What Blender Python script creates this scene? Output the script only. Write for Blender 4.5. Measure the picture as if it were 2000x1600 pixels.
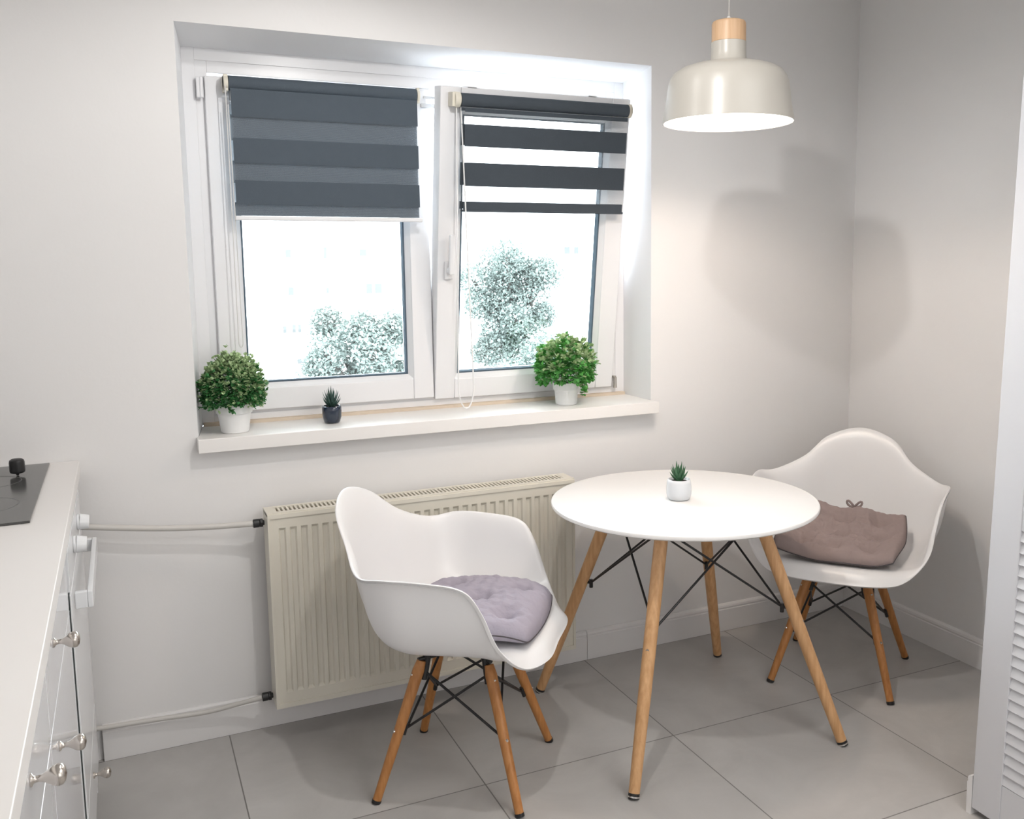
import bpy, bmesh, math, random
from mathutils import Vector, Matrix
S = bpy.context.scene
COL = S.collection
for o in list(bpy.data.objects): bpy.data.objects.remove(o)
PI = math.pi

# ------------------------------------------------------------------ camera
cam = bpy.data.objects.new('camera', bpy.data.cameras.new('camera')); COL.objects.link(cam)
yaw, pitch, roll, F = 0.445166, 0.126664, -0.008707, 1837.157
fv = Vector((math.sin(yaw)*math.cos(pitch), math.cos(yaw)*math.cos(pitch), -math.sin(pitch)))
r0 = Vector((math.cos(yaw), -math.sin(yaw), 0)); u0 = r0.cross(fv)
rv = r0*math.cos(roll)+u0*math.sin(roll); uv = -r0*math.sin(roll)+u0*math.cos(roll)
mat = Matrix((rv, uv, -fv)).transposed().to_4x4(); mat.translation = (0, -2.89014, 1.41293)
cam.matrix_world = mat
cam.data.sensor_fit = 'HORIZONTAL'; cam.data.sensor_width = 36; cam.data.lens = F*36/2000
cam.data.shift_x = -113.52/2000; cam.data.shift_y = -54.96/2000; cam.data.clip_start = 0.02
S.camera = cam
# ------------------------------------------------------------------ world
W = bpy.data.worlds.new('world'); S.world = W; W.use_nodes = True
bg = W.node_tree.nodes['Background']; bg.inputs[0].default_value = (0.86, 0.935, 1.0, 1); bg.inputs[1].default_value = 13.0
S.view_settings.view_transform = 'Standard'; S.view_settings.look = 'None'
S.view_settings.exposure = 0.08; S.view_settings.gamma = 1.0; S.view_settings.use_curve_mapping = False
def lamp(name, kind, energy, color, loc, size=0.1, rot=None, parent=None, sy=None):
    d = bpy.data.lights.new(name, kind); d.energy = energy; d.color = color
    if kind == 'AREA':
        d.size = size
        if sy: d.shape = 'RECTANGLE'; d.size_y = sy
    else: d.shadow_soft_size = size
    if kind == 'SPOT': d.spot_size = math.radians(178); d.spot_blend = 0.32
    o = bpy.data.objects.new(name, d); COL.objects.link(o); o.location = loc
    if rot: o.rotation_euler = rot
    if parent: o.parent = parent
    return o
# added soft fill lights, unseen: one under the ceiling, one behind the camera
lamp('ceiling_fill', 'AREA', 25, (1.0, 0.985, 0.96), (1.7, -2.7, 2.46), 1.3)
lamp('fill_behind_camera', 'AREA', 16, (1.0, 0.99, 0.985), (1.5, -4.3, 1.75), 2.0, (PI/2, 0, 0), None, 1.7)
SPOT_A = (0.74, -1.30, 2.29); SPOT_B = (0.55, -0.62, 2.31)
POW_A, POW_B, POW_PENDANT = 28, 5.5, 10

# ------------------------------------------------------------------ materials
def mk(name, col, rough=0.5, metal=0.0, spec=0.5, bump=0.0, bscale=50.0, var=0.0, vscale=3.0, coat=0.0, trans=0.0):
    m = bpy.data.materials.new(name); m.use_nodes = True
    nt = m.node_tree; b = nt.nodes['Principled BSDF']
    b.inputs['Base Color'].default_value = (*col, 1); b.inputs['Roughness'].default_value = rough
    b.inputs['Metallic'].default_value = metal; b.inputs['Specular IOR Level'].default_value = spec
    b.inputs['Coat Weight'].default_value = coat
    tc = nt.nodes.new('ShaderNodeTexCoord')
    n = nt.nodes.new('ShaderNodeTexNoise'); n.inputs['Scale'].default_value = vscale; n.inputs['Detail'].default_value = 6
    nt.links.new(tc.outputs['Object'], n.inputs['Vector'])
    mx = nt.nodes.new('ShaderNodeMix'); mx.data_type = 'RGBA'
    mx.inputs[6].default_value = (*[c*(1-var) for c in col], 1); mx.inputs[7].default_value = (*[min(1, c*(1+var)) for c in col], 1)
    nt.links.new(n.outputs['Fac'], mx.inputs[0]); nt.links.new(mx.outputs[2], b.inputs['Base Color'])
    if bump > 0:
        n2 = nt.nodes.new('ShaderNodeTexNoise'); n2.inputs['Scale'].default_value = bscale; n2.inputs['Detail'].default_value = 4
        nt.links.new(tc.outputs['Object'], n2.inputs['Vector'])
        bp = nt.nodes.new('ShaderNodeBump'); bp.inputs['Strength'].default_value = bump; bp.inputs['Distance'].default_value = 0.002
        nt.links.new(n2.outputs['Fac'], bp.inputs['Height']); nt.links.new(bp.outputs[0], b.inputs['Normal'])
    if trans: b.inputs['Transmission Weight'].default_value = trans
    return m
WALL = mk('wall_paint', (0.80, 0.79, 0.785), 0.7, spec=0.3, bump=0.15, bscale=60, var=0.008)
REVEAL = mk('reveal_lightened', (0.86, 0.865, 0.88), 0.65, spec=0.3, bump=0.1, var=0.005)  # lighter than the wall: window brightness on the reveals is put into the colour
CEIL = mk('ceiling_paint', (0.82, 0.81, 0.80), 0.8)
PVC = mk('white_pvc', (0.80, 0.80, 0.815), 0.28, var=0.004)
BASE = mk('skirting_white', (0.80, 0.785, 0.78), 0.35, var=0.01)
SILL = mk('sill_white', (0.84, 0.82, 0.80), 0.3, var=0.01)
CAULK = mk('caulk', (0.66, 0.56, 0.45), 0.7, var=0.12, vscale=20)
RAD = mk('radiator_enamel', (0.735, 0.70, 0.61), 0.38, var=0.01)
RADD = mk('radiator_inside', (0.20, 0.175, 0.13), 0.6)
PIPE = mk('pipe_paint', (0.60, 0.58, 0.55), 0.4)
BLACK = mk('black_plastic', (0.012, 0.012, 0.013), 0.4)
ROD = mk('black_metal', (0.010, 0.010, 0.011), 0.35, metal=0.0)
CHROME = mk('chrome', (0.75, 0.73, 0.70), 0.12, metal=1.0)
NICKEL = mk('brushed_nickel', (0.55, 0.51, 0.47), 0.22, metal=1.0)
SHELL = mk('white_plastic', (0.83, 0.82, 0.82), 0.30, spec=0.5, var=0.0)
TABLE = mk('table_lacquer', (0.86, 0.845, 0.83), 0.18, spec=0.5)
COUNTER = mk('worktop_white', (0.80, 0.775, 0.755), 0.35)
GLOSSW = mk('cabinet_gloss', (0.74, 0.74, 0.765), 0.10, coat=0.3)
OVENW = mk('oven_enamel', (0.76, 0.77, 0.785), 0.15)
HOB = mk('hob_glass', (0.07, 0.07, 0.068), 0.16)
HOBRING = mk('hob_ring', (0.10, 0.10, 0.10), 0.35)
GAP = mk('dark_gap', (0.02, 0.03, 0.03), 0.6)
SHADE = mk('lamp_enamel', (0.50, 0.475, 0.43), 0.33, spec=0.5)
SHADEIN = mk('lamp_inner_white', (0.9, 0.89, 0.87), 0.6)
CORD = mk('white_cord', (0.7, 0.69, 0.68), 0.6)
POTW = mk('white_pot', (0.82, 0.82, 0.82), 0.35)
POTG = mk('white_ceramic', (0.70, 0.72, 0.75), 0.25)
POTD = mk('dark_blue_glass', (0.012, 0.022, 0.045), 0.06, coat=0.5)
SOIL = mk('soil', (0.03, 0.025, 0.015), 0.9, bump=0.5)
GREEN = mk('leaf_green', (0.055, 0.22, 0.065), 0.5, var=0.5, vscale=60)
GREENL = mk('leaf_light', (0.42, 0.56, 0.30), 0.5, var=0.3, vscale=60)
GREENB = mk('leaf_fresh', (0.10, 0.36, 0.08), 0.42, var=0.45, vscale=60)
SUCC = mk('succulent_dark', (0.035, 0.085, 0.07), 0.45, var=0.35, vscale=80)
SUCC2 = mk('succulent_green', (0.05, 0.14, 0.065), 0.42, var=0.4, vscale=90)
CUSH1 = mk('cushion_grey_lilac', (0.375, 0.345, 0.40), 0.92, spec=0.15, bump=0.8, bscale=90, var=0.06, vscale=12)
CUSH2 = mk('cushion_mauve', (0.31, 0.245, 0.235), 0.92, spec=0.15, bump=0.8, bscale=90, var=0.06, vscale=12)
PIPING = mk('cushion_piping', (0.08, 0.07, 0.075), 0.85)
LOUV = mk('louver_paint', (0.66, 0.66, 0.685), 0.4, var=0.01)
GASK = mk('gasket_grey', (0.09, 0.125, 0.16), 0.8, spec=0.1)
IVORY = mk('ivory_plastic', (0.72, 0.68, 0.58), 0.4)
BARK = mk('bark', (0.05, 0.045, 0.04), 0.9, var=0.2)
TREE = mk('tree_leaf', (0.175, 0.212, 0.195), 0.7, var=0.25, vscale=1.2)
FACADE = mk('facade', (0.75, 0.74, 0.72), 0.8)
FWIN = mk('facade_window', (0.062, 0.066, 0.066), 0.5)
GROUND = mk('paved_ground', (0.36, 0.36, 0.36), 0.9, var=0.3, vscale=0.4)
STEEL = mk('steel', (0.5, 0.5, 0.5), 0.3, metal=1.0)

def wood(name, c1, c2, axis=2):
    m = bpy.data.materials.new(name); m.use_nodes = True; nt = m.node_tree; b = nt.nodes['Principled BSDF']
    tc = nt.nodes.new('ShaderNodeTexCoord'); mp = nt.nodes.new('ShaderNodeMapping')
    sc = [70, 70, 70]; sc[axis] = 5; mp.inputs['Scale'].default_value = sc
    n = nt.nodes.new('ShaderNodeTexNoise'); n.inputs['Scale'].default_value = 1.5; n.inputs['Detail'].default_value = 8
    cr = nt.nodes.new('ShaderNodeValToRGB'); cr.color_ramp.elements[0].color = (*c1, 1); cr.color_ramp.elements[1].color = (*c2, 1)
    cr.color_ramp.elements[0].position = 0.3; cr.color_ramp.elements[1].position = 0.7
    nt.links.new(tc.outputs['Object'], mp.inputs[0]); nt.links.new(mp.outputs[0], n.inputs['Vector'])
    nt.links.new(n.outputs['Fac'], cr.inputs[0]); nt.links.new(cr.outputs[0], b.inputs['Base Color'])
    b.inputs['Roughness'].default_value = 0.42
    return m
WOODC = wood('chair_leg_beech', (0.38, 0.15, 0.038), (0.52, 0.235, 0.075))
WOODT = wood('table_leg_beech', (0.52, 0.28, 0.12), (0.68, 0.40, 0.20))
WOODP = wood('pale_wood', (0.56, 0.35, 0.20), (0.66, 0.44, 0.27))

def floor_mat():
    m = bpy.data.materials.new('grey_floor_tile'); m.use_nodes = True; nt = m.node_tree; b = nt.nodes['Principled BSDF']
    L = nt.links.new
    def math_(op, a, bb=None, c=None):
        n = nt.nodes.new('ShaderNodeMath'); n.operation = op
        for i, x in enumerate((a, bb, c)):
            if x is None: continue
            if isinstance(x, (int, float)): n.inputs[i].default_value = x
            else: L(x, n.inputs[i])
        return n.outputs[0]
    tc = nt.nodes.new('ShaderNodeTexCoord'); sp = nt.nodes.new('ShaderNodeSeparateXYZ'); L(tc.outputs['Object'], sp.inputs[0])
    s = 0.5996; d = []; ids = []
    for ax, off in ((0, 0.819), (1, -0.6153)):
        t = math_('DIVIDE', math_('SUBTRACT', sp.outputs[ax], off), s)
        fr = math_('FRACT', t); ids.append(math_('FLOOR', t))
        d.append(math_('MINIMUM', fr, math_('SUBTRACT', 1.0, fr)))
    g = math_('LESS_THAN', math_('MINIMUM', d[0], d[1]), 0.0022/s*0.8)
    cmb = nt.nodes.new('ShaderNodeCombineXYZ'); L(ids[0], cmb.inputs[0]); L(ids[1], cmb.inputs[1])
    wn = nt.nodes.new('ShaderNodeTexWhiteNoise'); wn.noise_dimensions = '3D'; L(cmb.outputs[0], wn.inputs['Vector'])
    vadd = nt.nodes.new('ShaderNodeVectorMath'); vadd.operation = 'MULTIPLY_ADD'
    L(cmb.outputs[0], vadd.inputs[0]); vadd.inputs[1].default_value = (7.3, 3.1, 0); L(tc.outputs['Object'], vadd.inputs[2])
    n = nt.nodes.new('ShaderNodeTexNoise'); n.inputs['Scale'].default_value = 3.2; n.inputs['Detail'].default_value = 9; n.inputs['Roughness'].default_value = 0.62
    n.inputs['Distortion'].default_value = 0.6
    L(vadd.outputs[0], n.inputs['Vector'])
    cr = nt.nodes.new('ShaderNodeValToRGB'); cr.color_ramp.elements[0].color = (0.42, 0.405, 0.39, 1); cr.color_ramp.elements[1].color = (0.52, 0.503, 0.485, 1)
    cr.color_ramp.elements[0].position = 0.3; cr.color_ramp.elements[1].position = 0.7
    L(math_('ADD', n.outputs['Fac'], math_('MULTIPLY', math_('SUBTRACT', wn.outputs['Value'], 0.5), 0.12)), cr.inputs[0])
    mx = nt.nodes.new('ShaderNodeMix'); mx.data_type = 'RGBA'; L(g, mx.inputs[0]); L(cr.outputs[0], mx.inputs[6]); mx.inputs[7].default_value = (0.19, 0.18, 0.17, 1)
    L(mx.outputs[2], b.inputs['Base Color']); b.inputs['Roughness'].default_value = 0.42; b.inputs['Specular IOR Level'].default_value = 0.4
    return m
FLOOR = floor_mat()

def sheer_mat(name, col, fac):
    m = bpy.data.materials.new(name); m.use_nodes = True; nt = m.node_tree; nt.nodes.clear(); L = nt.links.new
    o = nt.nodes.new('ShaderNodeOutputMaterial'); d = nt.nodes.new('ShaderNodeBsdfDiffuse'); d.inputs[0].default_value = (*col, 1)
    tl = nt.nodes.new('ShaderNodeBsdfTranslucent'); tl.inputs[0].default_value = (*col, 1)
    a = nt.nodes.new('ShaderNodeMixShader'); a.inputs[0].default_value = 0.4; L(d.outputs[0], a.inputs[1]); L(tl.outputs[0], a.inputs[2])
    t = nt.nodes.new('ShaderNodeBsdfTransparent'); mx = nt.nodes.new('ShaderNodeMixShader')
    tc = nt.nodes.new('ShaderNodeTexCoord'); wv = nt.nodes.new('ShaderNodeTexWave'); wv.bands_direction = 'Z'; wv.inputs['Scale'].default_value = 110
    L(tc.outputs['Object'], wv.inputs['Vector'])
    mr = nt.nodes.new('ShaderNodeMapRange'); mr.inputs[3].default_value = fac-0.12; mr.inputs[4].default_value = fac+0.12; L(wv.outputs['Fac'], mr.inputs[0])
    L(mr.outputs[0], mx.inputs[0]); L(t.outputs[0], mx.inputs[1]); L(a.outputs[0], mx.inputs[2]); L(mx.outputs[0], o.inputs[0])
    return m
SHEER = sheer_mat('sheer_net', (0.50, 0.51, 0.53), 0.22)
SHEERD = sheer_mat('sheer_net_grey', (0.22, 0.25, 0.28), 0.25)
def fabric_mat(name, col):
    m = mk(name, col, 0.85, spec=0.2, bump=0.4, bscale=300, var=0.05, vscale=30)
    return m
BLINDL = fabric_mat('blind_fabric_grey', (0.085, 0.105, 0.127))
BLINDL2 = fabric_mat('blind_fabric_backlit', (0.24, 0.285, 0.33))  # rear bands lighter: daylight through the cloth is put into their colour
BLINDR = fabric_mat('blind_fabric_slate', (0.065, 0.078, 0.093))
def glass_mat():
    m = bpy.data.materials.new('window_glass'); m.use_nodes = True; nt = m.node_tree; nt.nodes.clear(); L = nt.links.new
    o = nt.nodes.new('ShaderNodeOutputMaterial'); t = nt.nodes.new('ShaderNodeBsdfTransparent'); t.inputs[0].default_value = (0.96, 0.985, 0.98, 1)
    g = nt.nodes.new('ShaderNodeBsdfGlossy'); g.inputs['Roughness'].default_value = 0.02
    fr = nt.nodes.new('ShaderNodeFresnel'); fr.inputs[0].default_value = 1.45
    mx = nt.nodes.new('ShaderNodeMixShader'); L(fr.outputs[0], mx.inputs[0]); L(t.outputs[0], mx.inputs[1]); L(g.outputs[0], mx.inputs[2]); L(mx.outputs[0], o.inputs[0])
    return m
GLASS = glass_mat()
def emis(name, col, st):
    m = bpy.data.materials.new(name); m.use_nodes = True; b = m.node_tree.nodes['Principled BSDF']
    b.inputs['Emission Color'].default_value = (*col, 1); b.inputs['Emission Strength'].default_value = st; return m
BULB = emis('bulb_glow', (1, 0.9, 0.78), 8)

# ------------------------------------------------------------------ mesh helpers
class MB:
    def __init__(s): s.v = []; s.f = []; s.mi = []; s.cur = 0; s.boxes = 0
    def add(s, vs, fs):
        n = len(s.v); s.v += [tuple(v) for v in vs]; s.f += [tuple(i+n for i in f) for f in fs]; s.mi += [s.cur]*len(fs)
    def box(s, a, b):
        x0, y0, z0 = a; x1, y1, z1 = b; s.boxes += 1
        s.add([(x0,y0,z0),(x1,y0,z0),(x1,y1,z0),(x0,y1,z0),(x0,y0,z1),(x1,y0,z1),(x1,y1,z1),(x0,y1,z1)],
              [(0,3,2,1),(4,5,6,7),(0,1,5,4),(1,2,6,5),(2,3,7,6),(3,0,4,7)])
    def cyl(s, p0, p1, r0, r1=None, n=20, caps=True):
        r1 = r0 if r1 is None else r1
        p0 = Vector(p0); p1 = Vector(p1); d = (p1-p0).normalized()
        a = d.orthogonal().normalized(); b = d.cross(a)
        vs = []
        for p, r in ((p0, r0), (p1, r1)):
            for i in range(n):
                t = 2*PI*i/n; vs.append(p+a*math.cos(t)*r+b*math.sin(t)*r)
        fs = [(i, (i+1) % n, n+(i+1) % n, n+i) for i in range(n)]
        if caps: fs += [tuple(range(n-1, -1, -1)), tuple(range(n, 2*n))]
        s.add(vs, fs)
    def tube(s, pts, r, n=10):
        pts = [Vector(p) for p in pts]; vs = []; fs = []; a = None
        for i, p in enumerate(pts):
            d = (pts[min(i+1, len(pts)-1)]-pts[max(i-1, 0)]).normalized()
            a = d.orthogonal().normalized() if a is None else (a-d*a.dot(d)).normalized()
            b = d.cross(a)
            for k in range(n):
                t = 2*PI*k/n; vs.append(p+a*math.cos(t)*r+b*math.sin(t)*r)
        m = len(pts)
        for i in range(m-1):
            for k in range(n): fs.append((i*n+k, i*n+(k+1) % n, (i+1)*n+(k+1) % n, (i+1)*n+k))
        fs += [tuple(range(n-1, -1, -1)), tuple(range((m-1)*n, m*n))]
        s.add(vs, fs)
    def lathe(s, prof, c=(0, 0, 0), n=48, axis=None):
        # prof (r,h); axis = (origin, dir) optional
        M = Matrix.Translation(c)
        if axis is not None: M = Matrix.Translation(c) @ Vector((0, 0, 1)).rotation_difference(Vector(axis)).to_matrix().to_4x4()
        vs = []; fs = []
        for r, h in prof:
            for i in range(n):
                t = 2*PI*i/n; vs.append(M @ Vector((r*math.cos(t), r*math.sin(t), h)))
        for j in range(len(prof)-1):
            for i in range(n): fs.append((j*n+i, j*n+(i+1) % n, (j+1)*n+(i+1) % n, (j+1)*n+i))
        s.add(vs, fs)
    def quad(s, *p): s.add(p, [tuple(range(len(p)))])
    def sphere(s, c, r, n=12, sc=(1, 1, 1)):
        prof = [(max(1e-5, math.sin(PI*i/n))*1.0, -math.cos(PI*i/n)) for i in range(n+1)]
        vs = []; fs = []; k = n*2
        for rr, h in prof:
            for i in range(k):
                t = 2*PI*i/k; vs.append((c[0]+r*sc[0]*rr*math.cos(t), c[1]+r*sc[1]*rr*math.sin(t), c[2]+r*sc[2]*h))
        for j in range(n):
            for i in range(k): fs.append((j*k+i, j*k+(i+1) % k, (j+1)*k+(i+1) % k, (j+1)*k+i))
        s.add(vs, fs)
    def build(s, name, m, parent=None, smooth=False, bevel=0, seg=2, sub=0, solid=0, recalc=True, weld=True):
        me = bpy.data.meshes.new(name); me.from_pydata(s.v, [], s.f)
        mats = m if isinstance(m, (list, tuple)) else [m]
        for x in mats: me.materials.append(x)
        if len(mats) > 1:
            for p, i in zip(me.polygons, s.mi): p.material_index = i
        bm = bmesh.new(); bm.from_mesh(me)
        if not s.boxes: bmesh.ops.remove_doubles(bm, verts=bm.verts, dist=1e-6)
        if recalc: bmesh.ops.recalc_face_normals(bm, faces=bm.faces)
        bm.to_mesh(me); bm.free()
        if smooth:
            for p in me.polygons: p.use_smooth = True
        o = bpy.data.objects.new(name, me); COL.objects.link(o)
        if solid:
            q = o.modifiers.new('thick', 'SOLIDIFY'); q.thickness = solid; q.offset = -1
        if bevel:
            q = o.modifiers.new('bevel', 'BEVEL'); q.width = bevel; q.segments = seg; q.limit_method = 'ANGLE'; q.angle_limit = math.radians(40)
            for p in me.polygons: p.use_smooth = True
            q.harden_normals = False
            w = o.modifiers.new('wn', 'WEIGHTED_NORMAL'); w.keep_sharp = True
        if sub:
            q = o.modifiers.new('sub', 'SUBSURF'); q.levels = sub; q.render_levels = sub
        if parent: o.parent = parent
        return o
def tag(o, label=None, cat=None, group=None, kind=None):
    if label: o['label'] = label
    if cat: o['category'] = cat
    if group: o['group'] = group
    if kind: o['kind'] = kind
    return o
def thing(name, label, cat, loc=(0, 0, 0), rz=0, group=None, rx=0):
    e = bpy.data.objects.new(name, None); COL.objects.link(e); e.location = loc; e.rotation_euler = (rx, 0, rz)
    e.empty_display_size = 0.05
    return tag(e, label, cat, group)
def struct(name, mb, m, **k): return tag(mb.build(name, m, **k), kind='structure')
def sempty(name, loc=(0, 0, 0)):
    e = bpy.data.objects.new(name, None); COL.objects.link(e); e.location = loc; return tag(e, kind='structure')

# ------------------------------------------------------------------ room shell
XR = 2.6195; XL = -0.74; YF = -4.5; ZC = 2.5; YB = 0.30
b = MB(); b.box((XL-.12, YF-.12, -.12), (XR+.12, 0.0, 0)); struct('floor', b, FLOOR)
b = MB(); b.box((XL-.12, YF-.12, ZC), (XR+.12, 0.0, ZC+.12)); struct('ceiling', b, CEIL)
# back wall with splayed window opening
ox0, ox1, oz0, oz1 = 0.1823, 1.6989, 0.878, 2.078
ix0, ix1, iz0, iz1 = 0.2095, 1.695, 0.878, 2.052
b = MB()
def ring(outer, inner, y0, y1):
    (a0, a1, c0, c1), (e0, e1, g0, g1) = outer, inner
    O = [(a0, y0, c0), (a1, y0, c0), (a1, y0, c1), (a0, y0, c1)]; I = [(e0, y1, g0), (e1, y1, g0), (e1, y1, g1), (e0, y1, g1)]
    for k in range(4): b.quad(O[k], O[(k+1) % 4], I[(k+1) % 4], I[k])
wo = (XL-.12, XR+.12, -.12, ZC+.12)
ring(wo, (ox0, ox1, oz0, oz1), 0, 0)
b.cur = 1; ring((ox0, ox1, oz0, oz1), (ix0, ix1, iz0, iz1), 0, 0.2)
ring((ix0, ix1, iz0, iz1), (ix0, ix1, iz0, iz1), 0.2, YB); b.cur = 0
ring(wo, (ix0, ix1, iz0, iz1), YB, YB); ring(wo, wo, 0, YB)
struct('wall_back', b, [WALL, REVEAL])
b = MB(); b.box((XR, YF-.12, 0), (XR+.12, 0, ZC)); struct('wall_right', b, WALL)
b = MB(); b.box((XL-.12, YF-.12, 0), (XL, 0, ZC)); struct('wall_left', b, WALL)
b = MB(); b.box((XL, YF-.12, 0), (XR, YF, ZC)); struct('wall_front', b, WALL)
b = MB(); b.box((1.93, -1.42, 0), (XR, -1.315, ZC)); struct('wall_partition', b, WALL)

# skirting boards with a moulded top
def skirt(name, p0, p1, nrm, h=0.105):
    p0 = Vector(p0); p1 = Vector(p1); n = Vector(nrm)
    prof = [(0, 0), (.015, 0), (.015, h*.80), (.0125, h*.82), (.0125, h*.86), (.014, h*.88), (.012, h*.95), (.006, h), (0, h)]
    vs = [p+n*t+Vector((0, 0, z)) for p in (p0, p1) for t, z in prof]; k = len(prof)
    bb = MB(); bb.add(vs, [(i, (i+1) % k, k+(i+1) % k, k+i) for i in range(k)]+[tuple(range(k)), tuple(range(2*k-1, k-1, -1))])
    return struct(name, bb, BASE)
skirt('baseboard_back', (-.12, 0, 0), (1.34+.09, 0, 0), (0, -1, 0))
skirt('baseboard_corner', (1.4315, 0, 0), (XR-.0001, 0, 0), (0, -1, 0))
skirt('baseboard_right', (XR, -.015, 0), (XR, -1.28, 0), (-1, 0, 0))
skirt('baseboard_partition', (1.884, -1.299, 0), (XR-.016, -1.299, 0), (0, 1, 0))
b = MB(); b.box((1.93, -1.3149, 0), (XR-.016, -1.2991, 0.1)); struct('trim_1', b, BASE)

# ------------------------------------------------------------------ window
win = sempty('window_1', (0, 0, 0))
def frame_rect(bb, x0, x1, z0, z1, w, y0, y1, wb=None):
    wb = wb or w
    bb.box((x0, y0, z0), (x0+w, y1, z1)); bb.box((x1-w, y0, z0), (x1, y1, z1))
    bb.box((x0+w, y0, z0), (x1-w, y1, z0+wb)); bb.box((x0+w, y0, z1-w), (x1-w, y1, z1))
b = MB()
fx0, fx1, fz0, fz1 = 0.2085, 1.6955, 0.9176, 2.053
frame_rect(b, fx0, fx1, fz0, fz1, 0.070, 0.198, 0.262, 0.055); b.box((0.920, 0.205, 0.97), (0.975, 0.262, 1.985))
frame_rect(b, fx0, fx1, fz0, fz1, 0.036, 0.1955, 0.1979, 0.03)
b.build('window_frame', PVC, win, bevel=0.003)
b = MB(); _p = [(.178, -.05), (1.7045, -.05), (1.7045, -.0005), (1.6985, -.0005), (1.6947, .1955), (.2093, .1955), (.1827, -.0005), (.178, -.0005)]; _k = len(_p)
b.add([(x, y, .8765) for x, y in _p]+[(x, y, .9175) for x, y in _p], [(i, (i+1) % _k, _k+(i+1) % _k, _k+i) for i in range(_k)]+[tuple(range(_k-1, -1, -1)), tuple(range(_k, 2*_k))])
tag(b.build('window_sill', SILL, win, bevel=0.004), 'white protruding sill board with a pale lower caulk line')
b = MB(); b.box((0.212, 0.174, 0.9176), (1.69, 0.1954, 0.9275)); b.build('caulk_strip', CAULK, win)
def sash(x0, x1, z0, z1, hinge_angle, name):
    e = bpy.data.objects.new(name, None); COL.objects.link(e); e.parent = win
    e.location = (x0, 0.235, z0); e.rotation_euler = (hinge_angle, 0, 0)
    w, h = x1-x0, z1-z0; y0, y1 = -0.055, 0.012
    bb = MB(); t = 0.070
    frame_rect(bb, 0, w, 0, h, t, y0, y1)
    bb.build('sash_frame', PVC, e, bevel=0.004)
    bb = MB(); t2 = t+0.014
    # glazing bead, sloping to the pane
    O = [(t, y0+.004, t), (w-t, y0+.004, t), (w-t, y0+.004, h-t), (t, y0+.004, h-t)]
    I = [(t2, y0+.022, t2), (w-t2, y0+.022, t2), (w-t2, y0+.022, h-t2), (t2, y0+.022, h-t2)]
    J = [(t2, y0+.034, t2), (w-t2, y0+.034, t2), (w-t2, y0+.034, h-t2), (t2, y0+.034, h-t2)]
    for k in range(4): bb.quad(O[k], O[(k+1) % 4], I[(k+1) % 4], I[k])
    bb.build('glazing_bead', PVC, e, recalc=False)
    bb = MB(); frame_rect(bb, t2-.002, w-t2+.002, t2-.002, h-t2+.002, 0.007, y0+.0215, y0+.052)
    bb.build('gasket', GASK, e)
    bb = MB(); bb.box((t2+.0051, y0+.046, t2+.0051), (w-t2-.0051, y0+.050, h-t2-.0051)); bb.build('glass_pane', GLASS, e)
    return e
sashL = sash(0.268, 0.951, 0.9565, 1.972, 0, 'window_sash')
TILT = math.radians(8.2)
sashR = sash(0.953, 1.637, 0.9565, 1.985, TILT, 'window_sash')
# handle on the tilted sash
b = MB(); b.box((0.022, -0.067, 0.415), (0.052, -0.0551, 0.475)); b.cyl((0.037, -0.062, 0.445), (0.037, -0.085, 0.445), 0.011)
b.box((0.028, -0.097, 0.435), (0.048, -0.083, 0.565))
b.build('window_handle', PVC, sashR, bevel=0.004)
# hinges
b = MB(); b.box((0.245, 0.172, 1.905), (0.2575, 0.1954, 1.965)); b.cyl((0.259, 0.174, 1.905), (0.259, 0.174, 1.965), .006)
b.build('hinge', PVC, win, bevel=0.002)
b = MB(); b.cyl((1.648, 0.176, 0.945), (1.648, 0.176, 0.985), .007); b.box((1.640, 0.173, 0.983), (1.652, 0.195, 0.99)); b.build('hinge', [NICKEL], win, bevel=0.001)
# tilt stays bridging the gap at the top between the sashes
b = MB(); b.box((0.935, 0.16, 1.945), (1.02, 0.166, 1.952)); b.box((0.93, 0.17, 1.918), (1.05, 0.182, 1.93)); b.build('tilt_stay', STEEL, win)

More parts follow.
